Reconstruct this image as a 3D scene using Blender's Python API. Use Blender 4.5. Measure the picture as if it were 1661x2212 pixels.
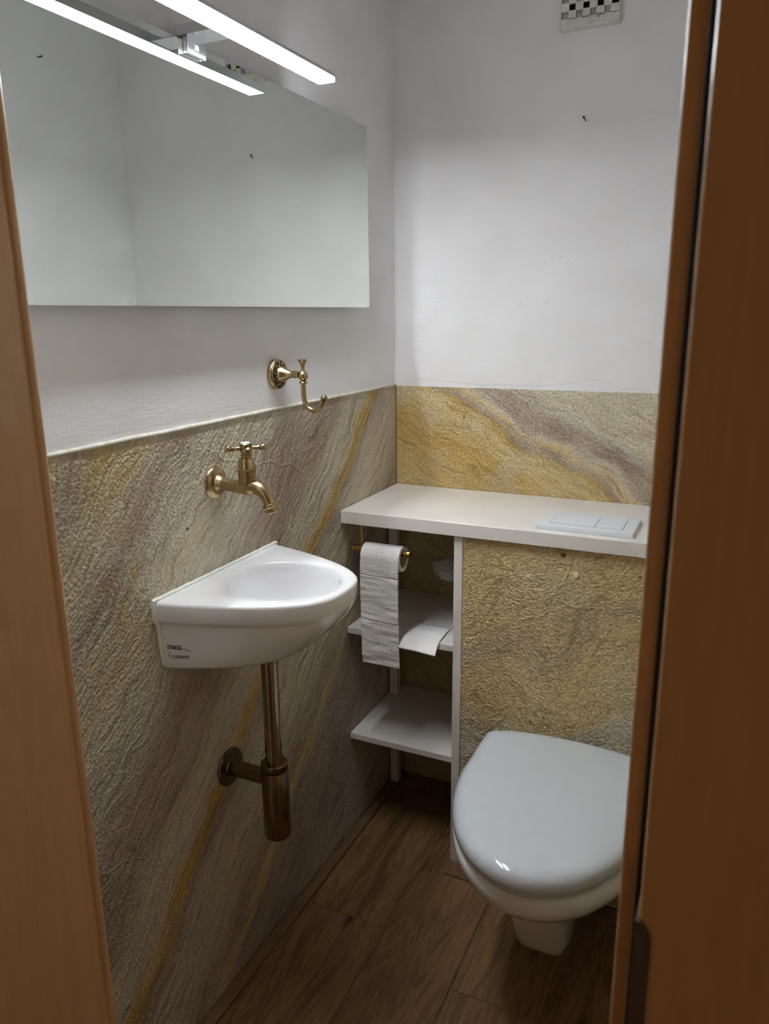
import bpy, bmesh, math, random
from mathutils import Vector, Matrix, noise

# ------------------------------------------------------------------ camera, world, exposure
scene = bpy.context.scene
col = scene.collection
for o in list(bpy.data.objects):
    bpy.data.objects.remove(o, do_unlink=True)

cam_d = bpy.data.cameras.new('camera')
cam = bpy.data.objects.new('camera', cam_d)
col.objects.link(cam)
FWD = Vector((-0.41333, 0.87551, -0.25027))
RGT = Vector((0.90544, 0.42434, -0.01094))
UPV = Vector((-0.09662, 0.23113, 0.96811))
rot = Matrix((RGT, UPV, -FWD)).transposed()
cam.matrix_world = Matrix.Translation((0.89506, -1.97893, 1.41498)) @ rot.to_4x4()
cam_d.sensor_fit = 'VERTICAL'
cam_d.sensor_height = 36.0
cam_d.sensor_width = 36.0 * 1661 / 2212
cam_d.lens = 1651.12 / 2212 * 36.0
cam_d.clip_start = 0.02
cam_d.dof.use_dof = True
cam_d.dof.focus_distance = 1.65
cam_d.dof.aperture_fstop = 9.0
scene.camera = cam

world = bpy.data.worlds.new('world')
scene.world = world
world.use_nodes = True
bgn = world.node_tree.nodes['Background']
bgn.inputs['Color'].default_value = (1.0, 0.58, 0.32, 1)      # dim warm hallway
bgn.inputs['Strength'].default_value = 0.125

LAMP = 98.0
vs = scene.view_settings
vs.view_transform = 'Standard'
vs.look = 'None'
vs.exposure = 0.0
vs.gamma = 1.0
vs.use_curve_mapping = False
cy = scene.cycles
cy.use_denoising = True
cy.sample_clamp_indirect = 0.0
cy.caustics_reflective = True
cy.blur_glossy = 0.0
cy.use_adaptive_sampling = True
cy.adaptive_threshold = 0.06
cy.max_bounces = 8
cy.diffuse_bounces = 5
cy.glossy_bounces = 6

random.seed(4)

# ------------------------------------------------------------------ helpers
def link(name, me, mat=None, parent=None, smooth=True, angle=35):
    o = bpy.data.objects.new(name, me)
    col.objects.link(o)
    if mat is not None:
        me.materials.append(mat)
    if smooth:
        for p in me.polygons:
            p.use_smooth = True
        try:
            me.set_sharp_from_angle(angle=math.radians(angle))
        except Exception:
            pass
    if parent is not None:
        o.parent = parent
        o.matrix_parent_inverse = parent.matrix_basis.inverted()
    return o

def from_bm(name, bm, mat=None, parent=None, smooth=True, angle=35):
    me = bpy.data.meshes.new(name)
    bmesh.ops.recalc_face_normals(bm, faces=bm.faces[:])
    bm.to_mesh(me)
    bm.free()
    return link(name, me, mat, parent, smooth, angle)

def tag(o, label=None, cat=None, group=None, kind=None):
    if label: o['label'] = label
    if cat: o['category'] = cat
    if group: o['group'] = group
    if kind: o['kind'] = kind
    return o

def thing(name, loc, label=None, cat=None, kind=None, group=None):
    o = bpy.data.objects.new(name, None)
    o.empty_display_size = 0.05
    o.location = loc
    col.objects.link(o)
    return tag(o, label, cat, group, kind)

def add_box(bm, x0, x1, y0, y1, z0, z1, bevel=0.0, seg=2):
    m = bmesh.new()
    bmesh.ops.create_cube(m, size=1.0)
    for v in m.verts:
        v.co = Vector((x0 + (v.co.x + .5) * (x1 - x0), y0 + (v.co.y + .5) * (y1 - y0), z0 + (v.co.z + .5) * (z1 - z0)))
    if bevel > 0:
        bmesh.ops.bevel(m, geom=m.edges[:], offset=bevel, segments=seg, profile=0.6, affect='EDGES')
    merge(bm, m)

def merge(bm, m):
    me = bpy.data.meshes.new('tmp')
    m.to_mesh(me)
    m.free()
    bm.from_mesh(me)
    bpy.data.meshes.remove(me)

def wnorm(o):
    md = o.modifiers.new('weighted_normal', 'WEIGHTED_NORMAL')
    md.keep_sharp = True
    return o

def box(name, x0, x1, y0, y1, z0, z1, mat, parent=None, bevel=0.0, seg=2):
    bm = bmesh.new()
    add_box(bm, x0, x1, y0, y1, z0, z1, bevel, seg)
    o = from_bm(name, bm, mat, parent)
    return wnorm(o) if bevel > 0 else o

def add_lathe(bm, prof, M, n=40):
    """prof: list of (h, r) along local z, M: 4x4 placing it."""
    rings = []
    for h, r in prof:
        if r < 1e-6:
            rings.append([bm.verts.new(M @ Vector((0, 0, h)))])
        else:
            rings.append([bm.verts.new(M @ Vector((r * math.cos(2 * math.pi * k / n), r * math.sin(2 * math.pi * k / n), h))) for k in range(n)])
    for a, b in zip(rings[:-1], rings[1:]):
        if len(a) == 1 and len(b) == 1:
            continue
        for k in range(n):
            k2 = (k + 1) % n
            if len(a) == 1: bm.faces.new((a[0], b[k2], b[k]))
            elif len(b) == 1: bm.faces.new((a[k], a[k2], b[0]))
            else: bm.faces.new((a[k], a[k2], b[k2], b[k]))
    for rg in (rings[0], rings[-1]):
        if len(rg) > 1:
            bm.faces.new(rg)

def axis_m(origin, direction):
    d = Vector(direction).normalized()
    q = Vector((0, 0, 1)).rotation_difference(d)
    return Matrix.Translation(origin) @ q.to_matrix().to_4x4()

def lathe(name, prof, origin, direction, mat, parent=None, n=40, angle=35):
    bm = bmesh.new()
    add_lathe(bm, prof, axis_m(origin, direction), n)
    return from_bm(name, bm, mat, parent, True, angle)

def catmull(pts, sub=8):
    P = [Vector(p) for p in pts]
    P = [P[0] * 2 - P[1]] + P + [P[-1] * 2 - P[-2]]
    out = []
    for i in range(1, len(P) - 2):
        for k in range(sub):
            t = k / sub
            a, b, c, d = P[i - 1], P[i], P[i + 1], P[i + 2]
            out.append(0.5 * ((2 * b) + (c - a) * t + (2 * a - 5 * b + 4 * c - d) * t * t + (3 * b - a - 3 * c + d) * t ** 3))
    out.append(P[-2])
    return out

def add_tube(bm, pts, rad, n=16, cap=True):
    pts = [Vector(p) for p in pts]
    if not isinstance(rad, (list, tuple)):
        rad = [rad] * len(pts)
    t0 = (pts[1] - pts[0]).normalized()
    up = Vector((0, 0, 1)) if abs(t0.z) < 0.9 else Vector((1, 0, 0))
    nrm = t0.cross(up).normalized()
    rings = []
    for i, p in enumerate(pts):
        if i == 0: t = t0
        elif i == len(pts) - 1: t = (pts[i] - pts[i - 1]).normalized()
        else: t = (pts[i + 1] - pts[i - 1]).normalized()
        nrm = (nrm - t * nrm.dot(t)).normalized()
        b = t.cross(nrm)
        r = rad[min(i, len(rad) - 1)]
        rings.append([bm.verts.new(p + (nrm * math.cos(2 * math.pi * k / n) + b * math.sin(2 * math.pi * k / n)) * r) for k in range(n)])
    for a, b in zip(rings[:-1], rings[1:]):
        for k in range(n):
            k2 = (k + 1) % n
            bm.faces.new((a[k], a[k2], b[k2], b[k]))
    if cap:
        bm.faces.new(rings[0]); bm.faces.new(rings[-1])

def tube(name, pts, rad, mat, parent=None, n=16, sub=0):
    bm = bmesh.new()
    if sub:
        m = len(pts)
        sp = catmull(pts, sub)
        if isinstance(rad, (list, tuple)):
            rr = []
            for i in range(len(sp)):
                f = i / (len(sp) - 1) * (m - 1)
                k = min(int(f), m - 2)
                rr.append(rad[k] + (rad[k + 1] - rad[k]) * (f - k))
            rad = rr
        pts = sp
    add_tube(bm, pts, rad, n)
    return from_bm(name, bm, mat, parent)

def loft(bm, rings, cap0=True, cap1=True):
    V = [[bm.verts.new(p) for p in r] for r in rings]
    n = len(V[0])
    for a, b in zip(V[:-1], V[1:]):
        for k in range(n):
            k2 = (k + 1) % n
            bm.faces.new((a[k], a[k2], b[k2], b[k]))
    for flag, rg in ((cap0, V[0]), (cap1, V[-1])):
        if flag:
            c = bm.verts.new(sum((v.co for v in rg), Vector()) / n)
            for k in range(n):
                bm.faces.new((rg[k], rg[(k + 1) % n], c))

# ------------------------------------------------------------------ materials
class NT:
    def __init__(self, name):
        self.m = bpy.data.materials.new(name)
        self.m.use_nodes = True
        self.t = self.m.node_tree
        self.p = self.t.nodes['Principled BSDF']
        self.out = self.t.nodes['Material Output']
    def n(self, typ, **kw):
        nd = self.t.nodes.new(typ)
        for k, v in kw.items():
            setattr(nd, k, v)
        return nd
    def l(self, a, b):
        self.t.links.new(a, b)
    def val(self, x, sock):
        if isinstance(x, (int, float)):
            sock.default_value = x
        else:
            self.l(x, sock)
    def math(self, op, a, b=0.0, c=None):
        nd = self.n('ShaderNodeMath', operation=op)
        self.val(a, nd.inputs[0]); self.val(b, nd.inputs[1])
        if c is not None: self.val(c, nd.inputs[2])
        return nd.outputs[0]
    def pos(self):
        return self.n('ShaderNodeNewGeometry').outputs['Position']
    def objc(self):
        return self.n('ShaderNodeTexCoord').outputs['Object']
    def sep(self, v):
        nd = self.n('ShaderNodeSeparateXYZ'); self.l(v, nd.inputs[0]); return nd.outputs
    def comb(self, x, y, z):
        nd = self.n('ShaderNodeCombineXYZ')
        for k, q in enumerate((x, y, z)): self.val(q, nd.inputs[k])
        return nd.outputs[0]
    def noise(self, vec, scale, detail=3, rough=0.55, dist=0.0):
        nd = self.n('ShaderNodeTexNoise')
        self.l(vec, nd.inputs['Vector'])
        nd.inputs['Scale'].default_value = scale
        nd.inputs['Detail'].default_value = detail
        nd.inputs['Roughness'].default_value = rough
        nd.inputs['Distortion'].default_value = dist
        return nd.outputs['Fac']
    def ramp(self, fac, stops, interp='LINEAR'):
        nd = self.n('ShaderNodeValToRGB')
        nd.color_ramp.interpolation = interp
        els = nd.color_ramp.elements
        while len(els) < len(stops): els.new(0.5)
        for e, (p, c) in zip(els, stops):
            e.position = p
            e.color = (c[0], c[1], c[2], 1) if len(c) == 3 else c
        self.l(fac, nd.inputs[0])
        return nd.outputs[0]
    def mix(self, fac, a, b, blend='MIX'):
        nd = self.n('ShaderNodeMix', data_type='RGBA', blend_type=blend)
        self.val(fac, nd.inputs[0])
        for q, s in ((a, nd.inputs[6]), (b, nd.inputs[7])):
            if isinstance(q, tuple): s.default_value = (q[0], q[1], q[2], 1)
            else: self.l(q, s)
        return nd.outputs[2]
    def bump(self, h, strength, dist, prev=None):
        nd = self.n('ShaderNodeBump')
        nd.inputs['Strength'].default_value = strength
        nd.inputs['Distance'].default_value = dist
        self.l(h, nd.inputs['Height'])
        if prev is not None: self.l(prev, nd.inputs['Normal'])
        return nd.outputs[0]
    def set(self, color=None, rough=None, metal=None, normal=None, spec=None, coat=None):
        for v, k in ((color, 'Base Color'), (rough, 'Roughness'), (metal, 'Metallic'), (spec, 'Specular IOR Level'), (coat, 'Coat Weight')):
            if v is None: continue
            s = self.p.inputs[k]
            if isinstance(v, tuple): s.default_value = (v[0], v[1], v[2], 1)
            elif isinstance(v, (int, float)): s.default_value = v
            else: self.l(v, s)
        if normal is not None: self.l(normal, self.p.inputs['Normal'])
        return self.m

def mat_plain(name, color, rough=0.5, metal=0.0, var=0.06, scale=30, spec=0.5, coat=0.0, bump=0.0):
    t = NT(name)
    c = t.objc()
    f = t.noise(c, scale, 1)
    dark = tuple(q * (1 - var) for q in color)
    lite = tuple(min(1, q * (1 + var)) for q in color)
    cc = t.ramp(f, [(0.3, dark), (0.7, lite)])
    nm = t.bump(t.noise(c, scale * 4, 1), bump, 0.001) if bump else None
    return t.set(cc, rough, metal, nm, spec, coat)

def mat_plaster():
    t = NT('white_plaster')
    p = t.pos()
    a = t.noise(p, 6, 1)
    cc = t.ramp(a, [(0.3, (0.765, 0.755, 0.755)), (0.7, (0.81, 0.805, 0.815))])
    s = t.sep(p)
    strok = t.noise(t.comb(t.math('MULTIPLY', s[0], 25), t.math('MULTIPLY', s[1], 25), t.math('MULTIPLY', s[2], 160)), 1.0, 1)
    g = t.noise(p, 260, 0)
    h = t.math('MULTIPLY', strok, 0.00045)
    h = t.math('MULTIPLY_ADD', g, 0.0002, h)
    h = t.math('MULTIPLY_ADD', t.noise(p, 14, 0), 0.0009, h)
    b = t.bump(h, 1.0, 1.0)
    return t.set(cc, 0.85, 0, b, 0.2)

OCHRE = (0.50, 0.335, 0.105)
MAUVE = (0.390, 0.305, 0.240)
BEIGE = (0.600, 0.530, 0.395)
OLIVE = (0.500, 0.420, 0.230)
GREY = (0.545, 0.495, 0.400)
SAND = (0.620, 0.480, 0.245)
def mat_stone(name, kind):
    t = NT(name)
    p = t.pos()
    x, y, z = t.sep(p)
    if kind == 'left':
        s = t.math('SUBTRACT', z, y)
        a = t.math('ADD', z, y)
        w1 = 0.10
        stops = [(0.00, MAUVE), (0.16, GREY), (0.27, MAUVE), (0.365, MAUVE), (0.385, SAND), (0.40, MAUVE), (0.47, BEIGE), (0.52, GREY),
                 (0.540, MAUVE), (0.549, OCHRE), (0.560, OCHRE), (0.568, SAND), (0.580, GREY), (0.61, BEIGE), (0.64, MAUVE), (0.70, MAUVE), (0.745, GREY), (0.80, BEIGE), (0.845, GREY), (0.87, MAUVE), (0.90, BEIGE), (0.935, OLIVE), (0.96, MAUVE), (1.0, OLIVE)]
        lo, hi = 0.0, 2.45
    elif kind == 'back':
        s = t.math('ADD', z, t.math('MULTIPLY', x, 0.55))
        a = t.math('SUBTRACT', x, t.math('MULTIPLY', z, 0.55))
        w1 = 0.07
        stops = [(0.0, OLIVE), (0.35, OLIVE), (0.60, SAND), (0.80, OCHRE), (0.865, SAND), (0.885, OCHRE), (0.898, MAUVE), (0.915, SAND), (0.925, BEIGE), (0.94, MAUVE), (0.965, MAUVE), (0.985, GREY), (1.0, BEIGE)]
        lo, hi = 0.0, 1.44
    else:
        s = t.math('SUBTRACT', z, t.math('MULTIPLY', x, 0.35))
        a = t.math('ADD', x, t.math('MULTIPLY', z, 0.35))
        w1 = 0.22
        stops = [(0.0, OLIVE), (0.15, MAUVE), (0.28, BEIGE), (0.40, GREY), (0.48, SAND), (0.58, SAND), (0.645, (0.50, 0.39, 0.25)), (0.69, SAND), (0.84, SAND), (0.90, (0.52, 0.40, 0.20)), (0.915, BEIGE), (1.0, GREY)]
        lo, hi = -0.2, 0.85
    warp = t.math('MULTIPLY', t.math('SUBTRACT', t.noise(p, 3.2, 3, 0.6), 0.5), w1 * 2)
    s2 = t.math('ADD', s, warp)
    # extra wavering along the fibre
    fib = t.noise(t.comb(t.math('MULTIPLY', a, 5), t.math('MULTIPLY', s2, 34), x), 1.0, 3, 0.62)
    s3 = t.math('ADD', s2, t.math('MULTIPLY', t.math('SUBTRACT', fib, 0.5), 0.075))
    fac = t.math('DIVIDE', t.math('SUBTRACT', s3, lo), hi - lo)
    c = t.ramp(fac, stops)
    # streaks and mottling: stone's own colour, with pit shade painted into the flecks
    st = t.ramp(t.noise(t.comb(t.math('MULTIPLY', a, 5), t.math('MULTIPLY', s2, 62), t.math('MULTIPLY', x, 9)), 1.0, 4, 0.68), [(0.33, (0.50, 0.47, 0.44)), (0.47, (0.92, 0.91, 0.90)), (0.56, (1, 1, 1)), (0.72, (1.22, 1.21, 1.18))])
    c = t.mix(1.0 if kind == 'left' else 0.6, c, st, 'MULTIPLY')
    if kind == 'left':
        blot = t.ramp(t.noise(t.comb(t.math('MULTIPLY', a, 2.2), t.math('MULTIPLY', s2, 7.0), 3.3), 1.0, 3, 0.7), [(0.52, (0, 0, 0)), (0.64, (1, 1, 1))])
        upper = t.ramp(t.math('MULTIPLY', s, 0.4), [(0.70, (0, 0, 0)), (0.86, (1, 1, 1))])
        c = t.mix(t.math('MULTIPLY', t.math('MULTIPLY', blot, upper), 0.75), c, (0.50, 0.37, 0.15))
    patch = t.ramp(t.noise(p, 7.0, 3, 0.62), [(0.46, (0, 0, 0)), (0.66, (1, 1, 1))])
    c = t.mix(t.math('MULTIPLY', patch, 0.38), c, (GREY if kind != 'panel' else BEIGE))
    fleck_pit_shade = t.ramp(t.noise(p, 170, 2, 0.65), [(0.33, (0.74, 0.73, 0.70)), (0.60, (1.12, 1.12, 1.10))])  # fine grain: part stone colour, part shade of the pits painted in
    c = t.mix(1.0, c, fleck_pit_shade, 'MULTIPLY')
    spots = t.ramp(t.noise(p, 31, 1, 0.5), [(0.185, (0.22, 0.19, 0.16)), (0.215, (1, 1, 1))])
    c = t.mix(1.0, c, spots, 'MULTIPLY')
    vec = t.comb(t.math('MULTIPLY', a, 13), t.math('MULTIPLY', s2, 90), t.math('MULTIPLY', x, 30))
    h = t.math('MULTIPLY', t.noise(vec, 1.0, 2, 0.6), 0.0062 if kind == 'left' else 0.0032)
    h = t.math('MULTIPLY_ADD', t.noise(p, 165, 1, 0.65), 0.0036, h)
    h = t.math('MULTIPLY_ADD', t.noise(p, 26, 1, 0.55), 0.0034, h)
    v = t.n('ShaderNodeTexVoronoi', feature='DISTANCE_TO_EDGE')
    wp = t.n('ShaderNodeVectorMath', operation='ADD')
    nz = t.n('ShaderNodeTexNoise'); nz.inputs['Scale'].default_value = 5.0; nz.inputs['Detail'].default_value = 2
    t.l(p, nz.inputs['Vector']); t.l(p, wp.inputs[0]); 
    sc = t.n('ShaderNodeVectorMath', operation='SCALE'); t.l(nz.outputs['Color'], sc.inputs[0]); sc.inputs['Scale'].default_value = 0.22
    t.l(sc.outputs[0], wp.inputs[1]); t.l(wp.outputs[0], v.inputs['Vector'])
    v.inputs['Scale'].default_value = 5.5
    ridge = t.ramp(v.outputs['Distance'], [(0.0, (1, 1, 1)), (0.018, (0, 0, 0))])
    gate = t.ramp(t.noise(p, 4.0, 0), [(0.48, (0, 0, 0)), (0.6, (1, 1, 1))])
    h = t.math('MULTIPLY_ADD', t.math('MULTIPLY', ridge, gate), 0.0016, h)
    b = t.bump(h, 1.0, 1.0)
    return t.set(c, 0.62, 0, b, 0.35)

def mat_wood(name, base, dark, along='z', rough=0.45, knots=False, rnd=0.0, coat=0.0, fine=1.0):
    t = NT(name)
    p = t.pos()
    x, y, z = t.sep(p)
    oi = t.n('ShaderNodeObjectInfo').outputs['Random']
    off = t.math('MULTIPLY', oi, 17.0)
    if along == 'z':
        g = t.comb(t.math('MULTIPLY', x, 22 * fine), t.math('MULTIPLY', y, 22 * fine), t.math('ADD', t.math('MULTIPLY', z, 1.4), off))
        h = t.comb(t.math('MULTIPLY', x, 180), t.math('MULTIPLY', y, 180), t.math('ADD', t.math('MULTIPLY', z, 14), off))
    else:
        g = t.comb(t.math('MULTIPLY', x, 13 * fine), t.math('ADD', t.math('MULTIPLY', y, 1.6), off), off)
        h = t.comb(t.math('MULTIPLY', x, 190), t.math('ADD', t.math('MULTIPLY', y, 11), off), z)
    n1 = t.noise(g, 1.0, 3, 0.6, 1.4)
    rings = t.math('FRACT', t.math('MULTIPLY', n1, 7.0))
    rings = t.math('ABSOLUTE', t.math('SUBTRACT', t.math('MULTIPLY', rings, 2.0), 1.0))
    n2 = t.noise(h, 1.0, 3, 0.65)
    f = t.math('ADD', t.math('MULTIPLY', n1, 0.45), t.math('ADD', t.math('MULTIPLY', rings, 0.16), t.math('MULTIPLY', n2, 0.42)))
    c = t.ramp(f, [(0.25, dark), (0.72, base)])
    if knots:
        v = t.n('ShaderNodeTexVoronoi')
        t.l(t.comb(t.math('MULTIPLY', x, 9), t.math('ADD', t.math('MULTIPLY', y, 3.0), off), 0.0), v.inputs['Vector'])
        v.inputs['Scale'].default_value = 1.0
        k = t.ramp(t.math('ADD', v.outputs['Distance'], t.math('MULTIPLY', n2, 0.12)), [(0.08, (0.16, 0.12, 0.10)), (0.20, (1, 1, 1))])
        c = t.mix(0.9, c, k, 'MULTIPLY')
    if rnd:
        br = t.math('ADD', 1.0 - rnd, t.math('MULTIPLY', oi, 2 * rnd))
        c = t.mix(1.0, c, t.comb(br, br, br), 'MULTIPLY')
    b = t.bump(n2, 0.25, 0.0006)
    return t.set(c, rough, 0, b, 0.45, coat)

M = {}
M['plaster'] = mat_plaster()
M['ceil'] = mat_plain('ceiling_paint', (0.87, 0.87, 0.87), 0.9, var=0.02, scale=6)
M['stone_left'] = mat_stone('slate_veneer_left', 'left')
M['stone_back'] = mat_stone('slate_veneer_back', 'back')
M['stone_panel'] = mat_stone('slate_veneer_panel', 'panel')
M['plank'] = mat_wood('oak_laminate', (0.32, 0.185, 0.078), (0.060, 0.028, 0.010), 'y', 0.45, True, 0.15)
M['strip'] = mat_wood('oak_strip', (0.26, 0.15, 0.075), (0.13, 0.07, 0.035), 'y', 0.4)
M['beech'] = mat_wood('beech_frame', (0.66, 0.43, 0.225), (0.56, 0.345, 0.165), 'z', 0.34, coat=0.2, fine=0.8)
M['ceramic'] = mat_plain('white_ceramic', (0.80, 0.80, 0.81), 0.07, var=0.01, scale=4, coat=0.6)
M['lid'] = mat_plain('white_duroplast', (0.60, 0.645, 0.69), 0.10, var=0.01, scale=4, coat=0.3)
M['lacquer'] = mat_plain('cream_lacquer', (0.76, 0.725, 0.685), 0.30, var=0.03, scale=9, bump=0.05)
M['plate'] = mat_plain('white_plastic', (0.72, 0.755, 0.80), 0.28, var=0.01)
M['plate_gap'] = mat_plain('grey_gap', (0.06, 0.065, 0.07), 0.6)
M['brass'] = mat_plain('antique_brass', (0.43, 0.325, 0.175), 0.26, 1.0, 0.12, 120, bump=0.05)
M['brass_dark'] = mat_plain('dark_brass', (0.10, 0.075, 0.040), 0.5, 1.0, 0.2, 150)  # darker brass for the ring behind the scrollwork
M['gold'] = mat_plain('polished_gold_brass', (0.66, 0.43, 0.13), 0.18, 1.0, 0.06, 60)
M['cap'] = mat_plain('pale_brass_cap', (0.90, 0.80, 0.42), 0.25, 0.0, 0.03, 60)
M['bronze'] = mat_plain('brushed_bronze', (0.215, 0.150, 0.092), 0.26, 1.0, 0.12, 80)
M['bronze_lt'] = mat_plain('polished_bronze_pipe', (0.36, 0.275, 0.195), 0.16, 1.0, 0.06, 60)
M['chrome'] = mat_plain('chrome', (0.78, 0.80, 0.83), 0.12, 1.0, 0.02)
M['alu'] = mat_plain('aluminium', (0.70, 0.72, 0.74), 0.3, 1.0, 0.03)
M['steel'] = mat_plain('dull_steel', (0.22, 0.20, 0.19), 0.42, 1.0, 0.1, 90)
M['rubber'] = mat_plain('black_rubber', (0.012, 0.010, 0.009), 0.6)
M['silicone'] = mat_plain('white_silicone', (0.80, 0.79, 0.76), 0.4, var=0.04, scale=60, bump=0.3)
M['grout'] = mat_plain('cream_sealant', (0.62, 0.59, 0.50), 0.7, var=0.15, scale=40, bump=0.5)
M['ink'] = mat_plain('dark_blue_ink', (0.012, 0.014, 0.03), 0.4)
M['dark'] = mat_plain('dark_void', (0.01, 0.009, 0.008), 0.9)
M['vent'] = mat_plain('cream_vent_plastic', (0.66, 0.65, 0.58), 0.5, var=0.08, scale=50)
M['slider'] = mat_plain('grey_vent_slider', (0.36, 0.33, 0.31), 0.6, var=0.25, scale=40)
M['nail'] = mat_plain('dark_nail', (0.06, 0.05, 0.045), 0.5, 0.6)
M['card'] = mat_plain('cardboard', (0.55, 0.49, 0.40), 0.9)
M['subfloor'] = mat_plain('dark_subfloor', (0.03, 0.02, 0.014), 0.9)
M['crack'] = mat_plain('crack_scuff_grey', (0.42, 0.41, 0.41), 0.9)  # mid grey for the plaster crack and scuff marks

t = NT('tissue_paper')
M['tissue'] = t.set((0.82, 0.81, 0.80), 0.9, 0, t.bump(t.noise(t.objc(), 900, 3), 0.2, 0.0004), 0.1)
t = NT('clear_bag')
t.p.inputs['Transmission Weight'].default_value = 0.25
M['bag'] = t.set((0.60, 0.57, 0.53), 0.35, 0, t.bump(t.noise(t.objc(), 60, 4, 0.6, 1.5), 0.8, 0.004), 0.5)
t = NT('mirror_silver')
M['mirror'] = t.set((0.84, 0.875, 0.84), t.ramp(t.noise(t.pos(), 3.0, 2), [(0.4, (0.0, 0.0, 0.0)), (0.8, (0.012, 0.012, 0.012))]), 1.0)
M['mirror_edge'] = mat_plain('mirror_glass_edge', (0.30, 0.40, 0.36), 0.15, 0.0, 0.02)
t = NT('led_diffuser')
em = t.n('ShaderNodeEmission')
em.inputs['Color'].default_value = (0.90, 0.955, 1.0, 1)
em.inputs['Strength'].default_value = LAMP
t.l(em.outputs[0], t.out.inputs['Surface'])
M['led'] = t.m

# ------------------------------------------------------------------ room shell
W = 0.963          # room width
YF = -1.38         # inner face of front wall
CEIL = 2.45
ZW = 1.221         # top of stone cladding

floor = thing('floor', (0, 0, 0), kind='structure')
box('subfloor', -0.3, W + 0.3, -3.2, 0.0, -0.05, -0.006, M['subfloor'], floor)
xs = [0.031, 0.242, 0.438, 0.634, 0.830, 1.026]
cuts = [[-0.613], [-1.10], [-0.708], [-0.30, -1.25], [-0.55]]
for i in range(5):
    ys = [0.0] + cuts[i] + [-1.95, -3.2]
    for j in range(len(ys) - 1):
        y1, y0 = ys[j], ys[j + 1]
        box('plank', xs[i] + 0.0004, xs[i + 1] - 0.0004, y0 + 0.0004, y1 - 0.0004, -0.006, 0.0, M['plank'], floor, 0.0007, 1)
bm = bmesh.new()
add_box(bm, 0.003, 0.0305, YF, -0.003, -0.006, 0.006, 0.002, 2)
tag(from_bm('baseboard_left', bm, M['strip']), kind='structure')

wl = thing('wall_left', (0, 0, 0), kind='structure')
box('plaster', -0.10, -0.003, -1.50, 0.10, -0.05, CEIL, M['plaster'], wl)
bm = bmesh.new()
add_box(bm, -0.003, 0.0, YF, -0.0, -0.005, ZW, 0.001, 1)
from_bm('stone_cladding', bm, M['stone_left'], wl)
# uneven sealant bead along the top edge of the cladding
pts = []
N = 70
for i in range(N + 1):
    y = YF + 0.01 + (-YF - 0.012) * i / N
    pts.append((-0.001, y, ZW + 0.003 + 0.0022 * (noise.noise(Vector((y * 9, 0, 3))))))
bm = bmesh.new()
add_tube(bm, pts, [0.0036 + 0.0012 * noise.noise(Vector((p[1] * 14, 5, 1))) for p in pts], 8)
from_bm('sealant_bead', bm, M['grout'], wl)

wb = thing('wall_back', (0, 0, 0), kind='structure')
box('plaster', -0.10, W + 0.10, 0.003, 0.10, -0.05, CEIL, M['plaster'], wb)
bm = bmesh.new()
add_box(bm, 0.0, W, -0.0, 0.003, -0.005, ZW, 0.001, 1)
from_bm('stone_cladding', bm, M['stone_back'], wb)
# dark vertical joint in the corner of the cladding
box('corner_joint', 0.0, 0.0022, -0.0022, 0.0, 0.0, ZW - 0.002, M['strip'], wb)
# hairline crack in the plaster above the cladding
ck = [(0.02, 1.232), (0.09, 1.240), (0.17, 1.235), (0.26, 1.229), (0.33, 1.232), (0.40, 1.231), (0.46, 1.236), (0.50, 1.243), (0.53, 1.251), (0.57, 1.249), (0.60, 1.236), (0.615, 1.228), (0.64, 1.232), (0.69, 1.226)]
bm = bmesh.new()
prev = None
for i in range(len(ck) - 1):
    for k in range(6):
        f = k / 6
        x = ck[i][0] + (ck[i + 1][0] - ck[i][0]) * f
        z = ck[i][1] + (ck[i + 1][1] - ck[i][1]) * f + 0.0016 * noise.noise(Vector((x * 60, 2, 0)))
        w = 0.00028
        a = bm.verts.new((x, 0.0027, z - w)); b = bm.verts.new((x, 0.0027, z + w))
        if prev: bm.faces.new((prev[0], a, b, prev[1]))
        prev = (a, b)
from_bm('hairline_crack', bm, M['crack'], wb)

bm = bmesh.new()
for k in range(16):
    sx_, sz_ = (0.33 + 0.10 * random.random(), 1.435 + 0.012 * random.random()) if k < 12 else (0.41 + 0.02 * (k - 12), 1.545 + 0.006 * math.sin(k * 2.0))
    r = 0.0007 + 0.0006 * random.random()
    vs_ = [bm.verts.new((sx_ + r * (1.6 if k % 3 else 1.0) * math.cos(q), 0.0027, sz_ + r * math.sin(q))) for q in (0, 1.05, 2.1, 3.14, 4.2, 5.2)]
    bm.faces.new(vs_)
from_bm('scuff_mark', bm, M['crack'], wb)

wr = thing('wall_right', (W, 0, 0), kind='structure')
box('plaster', W + 0.003, W + 0.10, -1.50, 0.10, -0.05, CEIL, M['plaster'], wr)
box('stone_cladding', W, W + 0.003, YF, 0.0, -0.005, ZW, M['stone_panel'], wr)

tag(box('ceiling', -0.10, W + 0.10, -1.50, 0.10, CEIL, CEIL + 0.05, M['ceil']), kind='structure')

DL, DR, DH = 0.20, 0.848, 2.0      # door opening
wf = thing('wall_front', (0, YF, 0), kind='structure')
box('wall_pier', -1.2, DL - 0.03, -1.50, YF, 0.0, CEIL, M['plaster'], wf)
box('wall_pier', DR + 0.03, 2.2, -1.50, YF, 0.0, CEIL, M['plaster'], wf)
box('wall_lintel', DL - 0.03, DR + 0.03, -1.50, YF, DH + 0.03, CEIL, M['plaster'], wf)

door = thing('door_1', ((DL + DR) / 2, -1.45, 0), kind='structure')
door['label'] = 'beech door frame the view looks through, with black seal and steel strike plate'
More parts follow.
